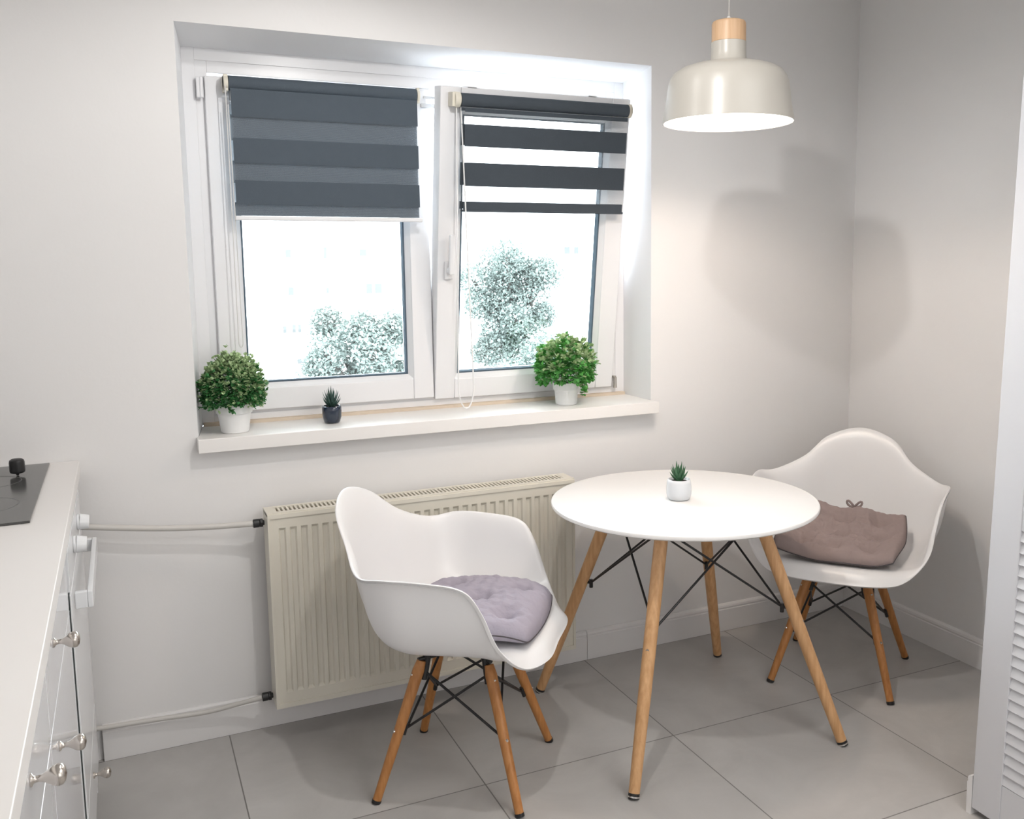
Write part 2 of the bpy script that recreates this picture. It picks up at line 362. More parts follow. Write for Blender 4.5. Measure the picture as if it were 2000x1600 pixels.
# ------------------------------------------------------------------ zebra blinds
def chain_loop(bb, x, ztop, zbot, y, w=0.012):
    pts = [(x, y, ztop)]
    for k in range(1, 12): pts.append((x, y-.002, ztop+(zbot+.05-ztop)*k/12))
    for k in range(13):
        a = PI+PI*k/12; pts.append((x+w+w*math.cos(a), y-.003, zbot+w+w*2.6*math.sin(a)))
    for k in range(1, 12): pts.append((x+2*w-(w*1.2)*k/12, y, zbot+.05+(ztop-zbot-.05)*k/12))
    bb.tube(pts, 0.0016, 6)
def blind_left():
    e = thing('roller_blind', 'dark grey layered day-night blind pulled half down, shut, on left window sash', 'window blind', (0.331, 0.145, 1.9725))
    w = 0.572; yb = -0.014
    b = MB(); b.cyl((0, -.004, -.025), (w, -.004, -.025), 0.0215, n=28); b.build('roller_tube', BLINDL, e, smooth=False, bevel=0.001)
    for x0, x1 in ((-.014, -.001), (w+.001, w+.010)):
        b = MB(); b.box((x0, -.018, -.050), (x1, .033, -.002)); b.cyl((x0, -.004, -.026), (x1, -.004, -.026), .022)
        b.build('bracket', IVORY, e, bevel=0.002)
    # front layer : opaque bands with sheer between; back layer fills the gaps
    z = -.044; k = 0
    fr = MB(); sh = MB(); bk = MB()
    for a, c in [(-.044, -.125), (-.186, -.259), (-.310, -.381)]:
        fr.box((0.003, yb-.0150, c), (w-.003, yb-.0140, a))
    for a, c in [(-.125, -.186), (-.259, -.310), (-.381, -.414)]: sh.box((0.005, yb-.0148, c), (w-.005, yb-.0143, a))
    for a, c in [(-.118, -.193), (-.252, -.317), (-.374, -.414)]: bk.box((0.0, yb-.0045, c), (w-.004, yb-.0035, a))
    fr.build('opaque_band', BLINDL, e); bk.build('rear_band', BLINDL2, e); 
    tag(sh.build('sheer_band', SHEERD, e), 'sheer net stripes')
    b = MB(); b.box((-.002, yb-.020, -.428), (w+.004, yb-.002, -.415)); b.build('bottom_bar', PVC, e, bevel=0.003)
    b = MB(); chain_loop(b, -.010, -.03, -.80, -.022, 0.006); b.build('pull_chain', CORD, e)
blind_left()
def blind_right():
    e = thing('roller_blind', 'dark slate striped day-night blind with open see-through gaps on tilted right sash', 'window blind', (0.953, 0.235, 0.9565), 0, None, TILT)
    x0 = .055; w = 0.600; yf = -.075; zt = 1.012
    b = MB(); b.cyl((x0, yf-.012, zt-.024), (x0+w, yf-.012, zt-.024), 0.021, n=28); b.build('roller_tube', BLINDR, e, bevel=0.001)
    for a, c in ((x0-.030, x0-.002), (x0+w+.001, x0+w+.010)):
        b = MB(); b.box((a, yf-.025, zt-.046), (c, -.0552, zt-.002)); b.cyl((a+.008, yf-.012, zt-.024), (c, yf-.012, zt-.024), .024)
        b.build('bracket', IVORY, e, bevel=0.003)
    fr = MB(); bk = MB(); sh = MB()
    for a, c in [(.965, .954), (.915, .848), (.796, .724), (.673, .648)]:
        fr.box((x0+.012, yf-.028, c-.002), (x0+w-.004, yf-.027, a)); bk.box((x0+.004, yf-.016, c+.001), (x0+w, yf-.015, a))
    fr.build('opaque_band', BLINDR, e); bk.build('rear_band', BLINDR, e)
    for a, c in [(.954, .915), (.848, .796), (.724, .673)]:
        sh.quad((x0+.006, yf-.0275, c), (x0+w-.002, yf-.0275, c), (x0+w-.002, yf-.0275, a), (x0+.006, yf-.0275, a))
    tag(sh.build('sheer_band', SHEER, e), 'sheer net stripes')
    b = MB(); b.box((x0+.008, yf-.030, .640), (x0+w, yf-.014, .6475)); b.build('bottom_bar', BLINDR, e, bevel=0.002)
    Mi = (Matrix.Translation((0.953, 0.235, 0.9565)) @ Matrix.Rotation(TILT, 4, 'X')).inverted()
    pts = [(.997, .012, 1.925)]+[(.997+(.985-.997)*k/10, .012+.008*k/10, 1.925-.87*k/10) for k in range(1, 10)]
    pts += [(1.010+.0265*math.cos(PI+PI*k/16), .02, 1.015+(-.078)*math.sin(PI*k/16)) for k in range(17)]
    pts += [(1.036+(1.012-1.036)*k/10, .02-.004*k/10, 1.03+.895*k/10) for k in range(1, 11)]
    b = MB(); b.tube([Mi @ Vector(p) for p in pts], .0024, 8); b.build('pull_chain', POTW, e, smooth=True)
    for x in (.09, .52):
        b = MB(); b.box((x, -.06, 1.0286), (x+.03, .0, 1.0315)); b.build('hook', PVC, e)
blind_right()

# ------------------------------------------------------------------ radiator
def radiator():
    x0, x1, z0, z1, yf, yb = 0.347, 1.333, 0.101, 0.692, -0.120, -0.035
    e = thing('radiator', 'cream steel panel radiator below the window sill, behind the front chair', 'radiator', (x0, yf, z0))
    W_, H_, D_ = x1-x0, z1-z0, yb-yf
    b = MB()
    ez = 0.045; n = 30; p = (W_-.05)/n
    # front plate with pressed channels
    zs0, zs1 = ez, H_-.042; d = .007
    b.quad((0, 0, 0), (W_, 0, 0), (W_, 0, zs0), (0, 0, zs0)); b.quad((0, 0, zs1), (W_, 0, zs1), (W_, 0, H_), (0, 0, H_))
    b.quad((0, 0, zs0), (.025, 0, zs0), (.025, 0, zs1), (0, 0, zs1)); b.quad((W_-.025, 0, zs0), (W_, 0, zs0), (W_, 0, zs1), (W_-.025, 0, zs1))
    for i in range(n):
        a = .025+i*p; a0 = a+p*.18; a1 = a+p*.82; s_ = .004; u = .008
        b.quad((a, 0, zs0), (a0, 0, zs0), (a0, 0, zs1), (a, 0, zs1)); b.quad((a1, 0, zs0), (a+p, 0, zs0), (a+p, 0, zs1), (a1, 0, zs1))
        O = [(a0, 0, zs0), (a1, 0, zs0), (a1, 0, zs1), (a0, 0, zs1)]; I = [(a0+s_, d, zs0+u), (a1-s_, d, zs0+u), (a1-s_, d, zs1-u), (a0+s_, d, zs1-u)]
        for k in range(4): b.quad(O[k], O[(k+1) % 4], I[(k+1) % 4], I[k])
        b.quad(*I)
    b.quad((0, 0, 0), (0, D_, 0), (0, D_, H_-.004), (0, 0, H_)); b.quad((W_, 0, 0), (W_, D_, 0), (W_, D_, H_-.004), (W_, 0, H_))
    b.quad((0, D_, 0), (W_, D_, 0), (W_, D_, H_-.004), (0, D_, H_-.004)); b.quad((0, 0, 0), (W_, 0, 0), (W_, D_, 0), (0, D_, 0))
    # raised border
    for q in (((.0, -.004, 0), (W_, 0, .014)), ((0, -.004, H_-.012), (W_, 0, H_))): b.box(*q)
    b.box((0, -.004, .014), (.008, 0, H_-.012)); b.box((W_-.008, -.004, .014), (W_, 0, H_-.012))
    b.build('body', RAD, e, recalc=False)
    b = MB(); g0, g1 = .018, D_-.014; zt = H_+.004
    b.box((0, 0, H_-.006), (W_, g0, zt)); b.box((0, g1, H_-.006), (W_, D_, zt)); b.box((0, g0, H_-.006), (.030, g1, zt)); b.box((W_-.030, g0, H_-.006), (W_, g1, zt))
    n = 74; p = (W_-.06)/n
    for i in range(n): b.box((.03+i*p+p*.52, g0, H_-.006), (.03+(i+1)*p, g1, zt-.001))
    b.build('top_grille', RAD, e)
    b = MB(); b.box((.01, .01, H_-.03), (W_-.01, D_-.01, H_-.0062)); b.build('dark_backing', RADD, e)  # dark box under the slots; the shaded inside is put into its colour
    for z in (.560, .026):
        b = MB(); b.cyl((-.003, .045, z), (-.010, .045, z), .008); b.cyl((-.008, .045, z), (-.016, .045, z), .014, n=6); b.cyl((-.017, .045, z), (-.034, .045, z), .0125)
        tag(b.build('valve', BLACK, e, bevel=0.001), 'black pipe fitting')
radiator()
def pipe(name, pts, r, label):
    b = MB(); P = [Vector(p) for p in pts]; out = []
    for i in range(len(P)-1):
        a = P[max(i-1, 0)]; c = P[i]; d = P[i+1]; e = P[min(i+2, len(P)-1)]
        for k in range(8):
            t = k/8; out.append(0.5*((2*c)+(-a+d)*t+(2*a-5*c+4*d-e)*t*t+(-a+3*c-3*d+e)*t**3))
    out.append(P[-1]); b.tube(out, r, 14); return tag(b.build(name, PIPE, smooth=True), label, 'pipe')
pipe('heating_pipe', [(-.30, -.045, .735), (-.12, -.05, .702), (.048, -.055, .677), (.183, -.06, .664), (.313, -.075, .661)], .0085, 'upper grey heating pipe sagging along wall from oven to radiator top')
pipe('heating_pipe', [(-.30, -.03, .117), (-.131, -.032, .110), (.014, -.034, .1045), (.155, -.040, .099), (.25, -.055, .112), (.313, -.075, .127)], .007, 'lower thin heating pipe along skirting board to radiator bottom')

# ------------------------------------------------------------------ kitchen run
b = MB(); b.box((XL+.002, -1.99, .842), (-.1265, -.002, .880))
wt = tag(b.build('worktop', COUNTER, bevel=0.002), 'long white kitchen worktop along left edge carrying the black hob', 'worktop')
hob = thing('induction_hob', 'black glass hob set in the white worktop', 'hob', (-.197, -.03, .8805))
b = MB(); b.box((-.51, -.645, 0), (0, 0, .005)); b.build('glass_plate', HOB, hob, bevel=0.001)
for cx, cy, r in ((-.12, -.46, .085), (-.36, -.46, .075), (-.12, -.20, .07), (-.37, -.18, .095)):
    b = MB(); b.lathe([(r-.0015, .0051), (r, .0054), (r+.0015, .0051)], (cx, cy, 0), 48); b.build('cooking_zone', HOBRING, hob)
def blackcap(x, y, label):
    e = thing('pan_protector_knob', label, 'knob', (x, y, .8856))
    b = MB(); b.lathe([(.0001, .006), (.010, .006), (.0165, .008), (.0178, .012), (.0178, .034), (.0165, .040), (.012, .043), (.0001, .0435)], (0, 0, 0), 12)
    b.build('cap', BLACK, e, smooth=False, bevel=.001)
    b = MB(); b.lathe([(.0001, 0), (.003, .001), (.005, .007)], (0, 0, 0), 12); b.build('tip', BLACK, e)
blackcap(-.2600, -.17, 'small black cap-shaped knob standing on the hob near the wall')
blackcap(-.343, -.17, 'black knob cut off by left picture edge, on the hob')
# filler strip + oven
b = MB(); b.box((-.152, -.188, .0), (-.134, -.0755, .8415)); tag(b.build('filler_panel', GLOSSW, bevel=.001), 'narrow white cupboard panel between oven and window wall', 'cabinet panel')
ov = thing('oven', 'white built-in oven under the hob with bar handle and round dials', 'oven', (-.13, -.79, 0))
b = MB(); b.box((-.58, .004, .10), (-.006, .598, .8415)); b.build('body', OVENW, ov)
b = MB(); b.box((-.005, .000, .755), (.004, .598, .838)); b.build('control_panel', OVENW, ov, bevel=.001)
b = MB(); b.box((-.005, .0108, .26), (.004, .598, .745)); b.build('door', OVENW, ov, bevel=.002)
b = MB(); b.box((-.005, .004, .746), (.001, .598, .754)); b.build('vent_slot', GAP, ov)
b = MB(); b.box((-.005, .000, .10), (.004, .598, .255)); dr = b.build('drawer', OVENW, ov, bevel=.002)
for y in (.215, .42):
    b = MB(); b.cyl((.004, y, .797), (.010, y, .797), .019, n=28); b.cyl((.010, y, .797), (.031, y, .795), .0195, .0165, n=28); b.build('dial', OVENW, ov, bevel=.0015)
b = MB(); b.box((.030, .085, .690), (.0405, .53, .726)); b.box((.006, .085, .690), (.030, .10, .726)); b.box((.006, .515, .694), (.030, .53, .726)); b.build('handle', OVENW, ov, bevel=.002)
def knob(parent, p):
    b = MB(); x, y, z = p
    b.lathe([(.0001, 0), (.0080, 0), (.0080, .002), (.0045, .004), (.0036, .008), (.0050, .014), (.0085, .019), (.0118, .024), (.0132, .029), (.0125, .034), (.0085, .0375), (.0001, .039)], p, 28, axis=(1, 0, 0))
    return b.build('knob', NICKEL, parent, smooth=True)
knob(ov, (.004, .30, .205))
def cabinet(name, y0, y1, label, fronts):
    e = thing(name, label, 'cabinet', (-.13, y0, 0)); L_ = y1-y0
    b = MB(); b.box((-.58, .001, .10), (-.019, L_-.001, .8415)); b.box((-.58, .001, 0), (-.06, L_-.001, .10)); b.build('body', GLOSSW, e)
    for nm, z0, z1, ky, kz in fronts:
        b = MB(); b.box((-.018, .001, z0), (0, L_-.002, z1))
        d = b.build(nm, GLOSSW, e, bevel=.001)
        k = knob(e, (0, ky, kz)); k.parent = d
cabinet('base_cabinet', -1.388, -.792, 'glossy white base cabinet beside the oven with two chrome knobs', [('drawer', .725, .838, .165, .812), ('door', .105, .720, .125, .655)])
cabinet('base_cabinet', -1.985, -1.390, 'glossy white base cabinet nearest the viewer with one large chrome knob', [('drawer', .725, .838, .31, .812), ('door', .105, .720, .50, .60)])
b = MB(); b.box((-.004, .000, .262), (.0012, .0105, .748)); b.build('gap_strip', GAP, ov)  # dark strip added for the shade in the open gap beside the door

# ------------------------------------------------------------------ chair
RIM = [[0.26,0.0,0.4013],[0.2617,0.1354,0.4064],[0.2176,0.2208,0.4168],[0.1709,0.2835,0.4877],[0.1355,0.3011,0.5804],[0.0913,0.3113,0.6405],[-0.0065,0.3185,0.6565],[-0.1086,0.3201,0.6595],[-0.1876,0.2786,0.6517],[-0.2525,0.1853,0.6984],[-0.3072,0.1154,0.7673],[-0.3315,0.0,0.8009]]
def cr(a, b_, c, d, t): return 0.5*((2*b_)+(-a+c)*t+(2*a-5*b_+4*c-d)*t*t+(-a+3*b_-3*c+d)*t**3)
def smooth_closed(P, n):
    N = len(P); out = []
    for i in range(N):
        for k in range(n): out.append(cr(P[i-1], P[i], P[(i+1) % N], P[(i+2) % N], k/n))
    return out
def chair(label, loc, f):
    e = thing('armchair', label, 'chair', (*loc, 0), math.atan2(f[1], f[0]))
    R = [Vector(p) for p in RIM]; R = R+[Vector((p.x, -p.y, p.z)) for p in R[-2:0:-1]]
    R = smooth_closed(R, 5); N = len(R)
    zf = .433
    rings = []
    for p in R:
        kx = .80 if p.x > 0 else .50
        kx = .50+.30/(1+math.exp(-p.x*30))
        B = Vector((p.x*kx, p.y*.66, 0)); h = p.z-zf
        fr = max(0, 1-max(0, h)/.06)  # 1 at the front lip
        D = Vector((p.x, p.y, 0))-B
        back = max(0, min(1, (-p.x-.1)/.2))
        pr = [Vector((0, 0, zf-.004)), Vector((B.x*.5, B.y*.5, zf-.003)), Vector((B.x, B.y, zf+.002+.004*fr))]
        for s_, g in ((.38, .08), (.64-.04*back, .27), (.79-.08*back, .53), (.855-.06*back, .79), (.91-.02*back, .935), (1, 1)):
            z = zf+h*g
            if h < .06: z = zf+h*(s_**3)+.006*fr*math.sin(PI*s_)*1.0
            pr.append(Vector((B.x+D.x*s_, B.y+D.y*s_, z)))
        # rolled lip
        out = D.normalized(); pr.append(p+out*.004+Vector((0, 0, -.004)))
        rings.append(pr)
    K = len(rings[0]); vs = [rings[0][0]]; fs = []
    for pr in rings: vs += pr[1:]
    ix = lambda i, k: 1+(i % N)*(K-1)+(k-1)
    for i in range(N):
        fs.append((0, ix(i, 1), ix(i+1, 1)))
        for k in range(1, K-1): fs.append((ix(i, k), ix(i, k+1), ix(i+1, k+1), ix(i+1, k)))
    b = MB(); b.add(vs, fs)
    sh = b.build('seat_shell', SHELL, e, smooth=True, recalc=False)
    # normals up
    bm = bmesh.new(); bm.from_mesh(sh.data); bmesh.ops.recalc_face_normals(bm, faces=bm.faces)
    if min(bm.faces, key=lambda q: q.calc_center_median().xy.length).normal.z < 0: bmesh.ops.reverse_faces(bm, faces=bm.faces)
    bm.to_mesh(sh.data); bm.free()
    q = sh.modifiers.new('sub', 'SUBSURF'); q.levels = 1; q.render_levels = 2
    q = sh.modifiers.new('thick', 'SOLIDIFY'); q.thickness = .0085; q.offset = -1; q.use_even_offset = True
    q = sh.modifiers.new('round', 'BEVEL'); q.width = .0035; q.segments = 3; q.limit_method = 'ANGLE'; q.angle_limit = math.radians(50)
    top = {}; hub = {}
    for sx, sy in ((1, 1), (1, -1), (-1, 1), (-1, -1)):
        ft = Vector((sx*.193, sy*.193, .006)); tp = Vector((sx*.093, sy*.093, .358)); d = (tp-ft)
        b = MB(); b.cyl(ft, ft+d*.93, .0115, .0160, 24); b.cyl(ft+d*.93, tp, .0160, .0120, 24); lg = b.build('leg', WOODC, e, smooth=False, bevel=.001)
        b = MB(); b.cyl(ft-d.normalized()*.006, ft+d.normalized()*.003, .0125, n=20); fo = b.build('foot_pad', BLACK, lg)
        inn = Vector((-sx, -sy, 0)).normalized()
        hb = ft+d*.50+inn*.022; tb = tp+Vector((0, 0, -.008))+inn*.006
        hub[(sx, sy)] = hb; top[(sx, sy)] = tb
        out = -inn
        for fr_ in (.50, .905):
            b = MB(); c = ft+d*fr_; b.cyl(c+out*.012, c+out*.0175, .0045, .003, 14)
            b.build('bolt', CHROME, lg, smooth=False)
    # metal frame: brackets, crossing rods
    b = MB()
    for (sx, sy), t_ in top.items():
        inn = Vector((-sx, -sy, 0)).normalized()
        b.cyl(t_+Vector((0, 0, -.045))-inn*.002, t_+Vector((0, 0, .02))+inn*.012, .0105, n=12)
        b.cyl(t_+Vector((0, 0, .015))+inn*.010, t_+Vector((0, 0, .052))+inn*.022, .012, .016, n=12)
        hb = hub[(sx, sy)]; b.cyl(hb+Vector((0, 0, -.016))-inn*.010, hb+Vector((0, 0, .012)), .006, n=10)
        b.cyl(hb-inn*.02, hb, .005, n=8)
        for o2 in ((sx, -sy), (-sx, sy)): b.cyl(hb, top[o2]+Vector((0, 0, -.022)), .0036, n=10)
    b.cyl((.10, .10, .362), (-.10, -.10, .362), .006, n=8); b.cyl((.10, -.10, .370), (-.10, .10, .370), .006, n=8)
    tag(b.build('rod_frame', ROD, e), 'black crossed metal rods')
    return e
CH1 = chair('white plastic armchair with wooden legs standing in front of the radiator', (0.800, -0.525), (0.815, -0.58))
CH2 = chair('white plastic armchair with wooden legs in the corner behind the table', (2.1755, -0.4815), (-0.783, -0.622))

# ------------------------------------------------------------------ cushions
def cushion(label, loc, rz, mat_, w, d, h, bend, tufts, ties):
    e = thing('seat_cushion', label, 'cushion', loc, rz)
    n = 64; bb = MB(); vs = []; fs = []
    def P(i, j, side):
        u = -1+2*i/n; v = -1+2*j/n
        # rounded square outline
        x = u*w/2*math.sqrt(1-.15*v*v); y = v*d/2*math.sqrt(1-.15*u*u)
        ed = max(0, (1-abs(u)**5))**.45*max(0, (1-abs(v)**5))**.45
        t = h*ed
        dm = 0
        for tx, ty in tufts:
            r2 = ((x-tx)**2+(y-ty)**2); dm += math.exp(-r2/(.022**2))*.60+math.exp(-r2/(.050**2))*.38
        dm = min(dm, .9)
        wr = .0022*math.sin(34*u+9*v*v+2*math.sin(7*v))*ed+.0022*math.sin(31*v+6*u+2*math.sin(5*u))*ed+.0016*math.sin(61*v+9*u*u)*ed
        z = h*.33+(t*(1-dm)*.67+wr if side > 0 else -h*.33*ed)
        q = Vector((x, y, z)); 
        return bend(q)
    N1 = n+1
    for side in (1, -1):
        for i in range(N1):
            for j in range(N1): vs.append(P(i, j, side))
    for i in range(n):
        for j in range(n):
            a = i*N1+j; fs.append((a, a+N1, a+N1+1, a+1)); a += N1*N1; fs.append((a, a+1, a+N1+1, a+N1))
    bb.add(vs, fs)
    o = bb.build('pad', mat_, e, smooth=True)
    # piping around the edge
    pts = []
    for i in range(n): pts.append(P(i, 0, -1))
    for j in range(n): pts.append(P(n, j, -1))
    for i in range(n): pts.append(P(n-i, n, -1))
    for j in range(n+1): pts.append(P(0, n-j, -1))
    b = MB(); b.tube([p+Vector((0, 0, -.002)) for p in pts], .0019, 6); tag(b.build('piping', PIPING, e, smooth=True), 'dark edge piping')
    for tp in ties:
        b = MB(); c = Vector(tp)
        for k in (-1, 1):
            b.tube([c+Vector((0, .002*k*t, 0))+Vector((.012*math.sin(PI*t/8)*.6, k*.030*math.sin(PI*t/8), .016*math.sin(PI*t/4)*.6+.008*math.sin(PI*t/8))) for t in range(9)], .0035, 6)
        b.build('tie_bow', PIPING, e, smooth=True)
    return e
T1 = [(a*.11, c*.11) for a in (-1, 0, 1) for c in (-1, 0, 1)]
def bend1(q):
    q = q.copy(); fx = max(0, q.x-.09); q.z -= fx*fx*2.2; r = max(0, abs(q.y)-.13); q.z += r*r*3.2
    return q
cushion('pale lilac-grey tufted cushion on the seat of the front chair', (0.800+.042*.815, -0.525-.042*.58, .4425), math.atan2(-.58, .815), CUSH1, .37, .37, .082, bend1, [(a*.10, c*.10) for a, c in ((-1, -1), (-1, 1), (1, -1), (1, 1), (0, 0))], [])
def bend2(q):
    q = q.copy(); fx = max(0, q.x-.09); q.z -= fx*fx*2.2; rb = max(0, -q.x-.02); lf = max(0, -q.y-.03)
    q.z += rb*.22+rb*rb*1.4+lf*rb*1.0+lf*lf*.8; r = max(0, q.y-.13); q.z += r*r*3
    q.x += rb*rb*.4; q.z += .004*math.sin(q.y*40)*(1 if q.x < -.1 else .3)
    return q
_c2 = cushion('brownish mauve tufted cushion on the corner chair, its back edge rising', (2.1755-.783*.040, -0.4815-.622*.035, .4470), math.atan2(-.622, -.783), CUSH2, .35, .41, .062, bend2, T1, [])
b = MB(); c = bend2(Vector((-.185, .015, .025)))
for k in (-1, 1): b.tube([c+Vector((.004, k*.026*math.sin(PI*t/10), .020*math.sin(PI*t/5)*.4+.016*math.sin(PI*t/10))) for t in range(11)], .004, 8)
b.build('tie_bow', CUSH2, _c2, smooth=True)

# ------------------------------------------------------------------ table
tb = thing('dining_table', 'round white dining table with angled wooden legs and black rods', 'table', (1.505, -.526, 0), math.radians(-2.5))
b = MB(); r = .402; b.lathe([(.0001, .698), (r-.006, .698), (r-.002, .6965), (r, .692), (r-.001, .687), (r-.006, .683), (r-.018, .680), (.0001, .680)], (0, 0, 0), 128)
b.build('tabletop', TABLE, tb, smooth=False, bevel=.0005)
_t = b
hub = {}; top = {}
for sx, sy in ((1, 1), (1, -1), (-1, 1), (-1, -1)):
    ft = Vector((sx*.341, sy*.341, .010)); tp = Vector((sx*.158, sy*.158, .672)); d = tp-ft; n_ = d.normalized()
    b = MB(); b.cyl(ft, ft+d*.35, .0150, .0180, 28); b.cyl(ft+d*.35, tp, .0180, .0195, 28); lg = b.build('leg', WOODT, tb, bevel=.001)
    b = MB(); b.cyl(ft-n_*.010, ft+n_*.004, .0152, n=24); b.build('foot_pad', BLACK, lg)
    b = MB(); b.cyl(ft-n_*.007, ft-n_*.003, .0160, n=24); b.build('foot_ring', CHROME, lg)
    inn = Vector((-sx, -sy, 0)).normalized(); h_ = ft+d*.585
    hub[(sx, sy)] = h_+inn*.030; top[(sx, sy)] = tp+Vector((0, 0, -.012))+inn*.01
    b = MB(); c = ft+d*.53; b.cyl(c-inn*.0165, c-inn*.0195, .0048, n=14); b.build('bolt', NICKEL, lg)
b = MB()
for (sx, sy), h_ in hub.items():
    inn = Vector((-sx, -sy, 0)).normalized(); b.cyl(h_-inn*.03, h_, .005, n=8); b.cyl(h_+Vector((0, 0, -.016)), h_+Vector((0, 0, .010)), .006, n=10)
    for o2 in ((sx, -sy), (-sx, sy)): b.cyl(h_, top[o2], .0034, n=10)
tag(b.build('rod_frame', ROD, tb), 'black crossed metal rods')
b = MB(); b.box((-.17, -.17, .676), (.17, .17, .6799)); b.build('mounting_plate', ROD, tb)

# ------------------------------------------------------------------ pendant lamp
PX, PY = 1.545, -.676
pl = thing('pendant_lamp', 'cream dome pendant lamp with pale wooden cap hanging above the table', 'lamp', (PX, PY, 1.788))
pr = [(.180, 0), (.1765, .018), (.172, .045), (.1675, .080), (.1635, .105), (.158, .120), (.148, .133), (.130, .144), (.105, .152), (.080, .1565), (.060, .159), (.052, .162), (.0485, .168), (.0475, .190), (.0475, .214)]
b = MB(); b.lathe(pr, n=96); o = b.build('lamp_shade', SHADE, pl, smooth=True)
pin = [(max(.0001, r_-.0035), z_+(.0 if z_ == 0 else -.002)) for r_, z_ in pr if z_ < .165]
b = MB(); b.lathe([(.180, 0)]+pin+[(.0001, .158)], n=96); b.build('inner_lining', SHADEIN, pl, smooth=True)
b = MB(); b.lathe([(.0001, .2142), (.0465, .2142), (.0465, .2165), (.0463, .262), (.044, .268), (.038, .2705), (.0001, .2715)], n=48); tag(b.build('wooden_cap', WOODP, pl, smooth=False, bevel=.0008), 'pale wooden cap')
b = MB(); b.lathe([(.006, .2715), (.005, .282), (.0025, .284)], n=16); b.cyl((0, 0, .283), (0, 0, ZC-1.788-.02), .0022, n=8); b.build('cord', CORD, pl, smooth=True)
b = MB(); b.cyl((0, 0, ZC-1.788-.025), (0, 0, ZC-1.788-.0005), .05, n=32); b.build('ceiling_rose', CORD, pl)
b = MB(); b.sphere((0, 0, .108), .026, 10); b.build('bulb', BULB, pl, smooth=True)
lamp('pendant_light', 'POINT', POW_PENDANT, (1.0, 0.85, 0.73), (0, 0, .066), .03, None, pl)
# ceiling spots (above the frame)
for i, (P_, pw, lb) in enumerate(((SPOT_A, POW_A, 'small round ceiling spotlight nearer the camera'), (SPOT_B, POW_B, 'small round ceiling spotlight near the window'))):
    e = thing('ceiling_spotlight', lb, 'lamp', (P_[0], P_[1], ZC-.001))
    b = MB(); b.lathe([(.0001, 0), (.045, 0), (.045, -.15), (.041, -.165), (.039, -.155), (.0001, -.150)], n=32); b.build('housing', PVC, e)
    lamp('spot_light', 'SPOT', pw, (1.0, 0.975, 0.945), (0, 0, P_[2]-ZC), .022, None, e)

# ------------------------------------------------------------------ plants
def leaf(bb, c, d, up, L_, W_, cup=.25):
    d = d.normalized(); s_ = d.cross(up)
    if s_.length < 1e-3: s_ = d.orthogonal()
    s_.normalize(); n_ = s_.cross(d)
    vs = [c, c+d*L_*.35+s_*W_*.5+n_*W_*cup, c+d*L_*.75+s_*W_*.42+n_*W_*cup*.8, c+d*L_, c+d*L_*.75-s_*W_*.42+n_*W_*cup*.8, c+d*L_*.35-s_*W_*.5+n_*W_*cup, c+d*L_*.5]
    bb.add(vs, [(0, 1, 6), (1, 2, 6), (2, 3, 6), (3, 4, 6), (4, 5, 6), (5, 0, 6)])
def bush(e, rx, rz, zc, n, L_, W_, mats, seed, plight, trail=False, zmin=-.02):
    rnd = random.Random(seed); bb = MB()
    for i in range(n):
        while True:
            v = Vector((rnd.uniform(-1, 1), rnd.uniform(-1, 1), rnd.uniform(-.45, 1)))
            if .1 < v.length < 1: break
        rr = v.length**.35; v = v.normalized()
        lump = (1+.13*(rnd.random() < .10))*(1+.12*math.sin(v.x*7+seed)*math.sin(v.y*6+1)+rnd.uniform(-.07, .07))
        p = Vector((v.x*rx*rr*lump, v.y*rx*rr*lump, zc+v.z*rz*rr*lump))
        if p.z < zmin-.035*max(0, p.xy.length-.06)/.04: continue
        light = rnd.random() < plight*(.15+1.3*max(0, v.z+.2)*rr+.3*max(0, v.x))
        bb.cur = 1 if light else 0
        stem = (v+Vector((rnd.uniform(-.5, .5), rnd.uniform(-.5, .5), rnd.uniform(-.2, .6)))).normalized()
        for k in range(3):
            d = (stem+Vector((rnd.uniform(-1, 1), rnd.uniform(-1, 1), rnd.uniform(-.6, .8)))).normalized()
            leaf(bb, p, d, Vector((rnd.uniform(-.4, .4), rnd.uniform(-.4, .4), 1)), L_*rnd.uniform(.7, 1.2), W_*rnd.uniform(.7, 1.2))
    if trail:
        for t in range(26):
            a = t/26; p = Vector((.030+.012*math.sin(a*3), -.052-.004*a, .085-.05*a)); bb.cur = 1 if rnd.random() < .5 else 0
            leaf(bb, p, Vector((rnd.uniform(-1, 1), -.7, rnd.uniform(-1, .5))), Vector((0, 0, 1)), L_, W_)
    bb.build('foliage', mats, e, recalc=False)
    # stems inside
    bb = MB()
    for i in range(22):
        a = rnd.uniform(0, 2*PI); q = rnd.uniform(.3, .85)
        bb.tube([(0, 0, zc-rz*.4), (rx*q*.5*math.cos(a), rx*q*.5*math.sin(a), zc+rz*.1), (rx*q*math.cos(a), rx*q*math.sin(a), zc+rz*.55*rnd.uniform(.2, 1.1))], .0011, 5)
    bb.build('stems', GREEN, e)
def whitepot(e, rt, rb, h):
    b = MB(); b.lathe([(.0001, 0), (rb, 0), (rb+.002, .003), (rt-.006, h*.62), (rt-.004, h*.66), (rt-.001, h*.68), (rt, h), (rt-.003, h), (rt-.006, h*.72), (.0001, h*.9)], n=56)
    b.build('pot', POTW, e, smooth=False, bevel=.0006)
    b = MB(); b.lathe([(.0001, h*.93), (rt-.005, h*.92)], n=32); b.build('soil', SOIL, e)
SZ = .9178
e = thing('potted_plant', 'bushy green plant with pale flowers in white pot, left end of window sill', 'plant', (.289, .072-.03, SZ))
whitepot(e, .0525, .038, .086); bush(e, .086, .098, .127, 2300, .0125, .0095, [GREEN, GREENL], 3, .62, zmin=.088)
e = thing('potted_plant', 'round-leaved bright green plant in white pot, right end of window sill', 'plant', (1.393, .062, SZ))
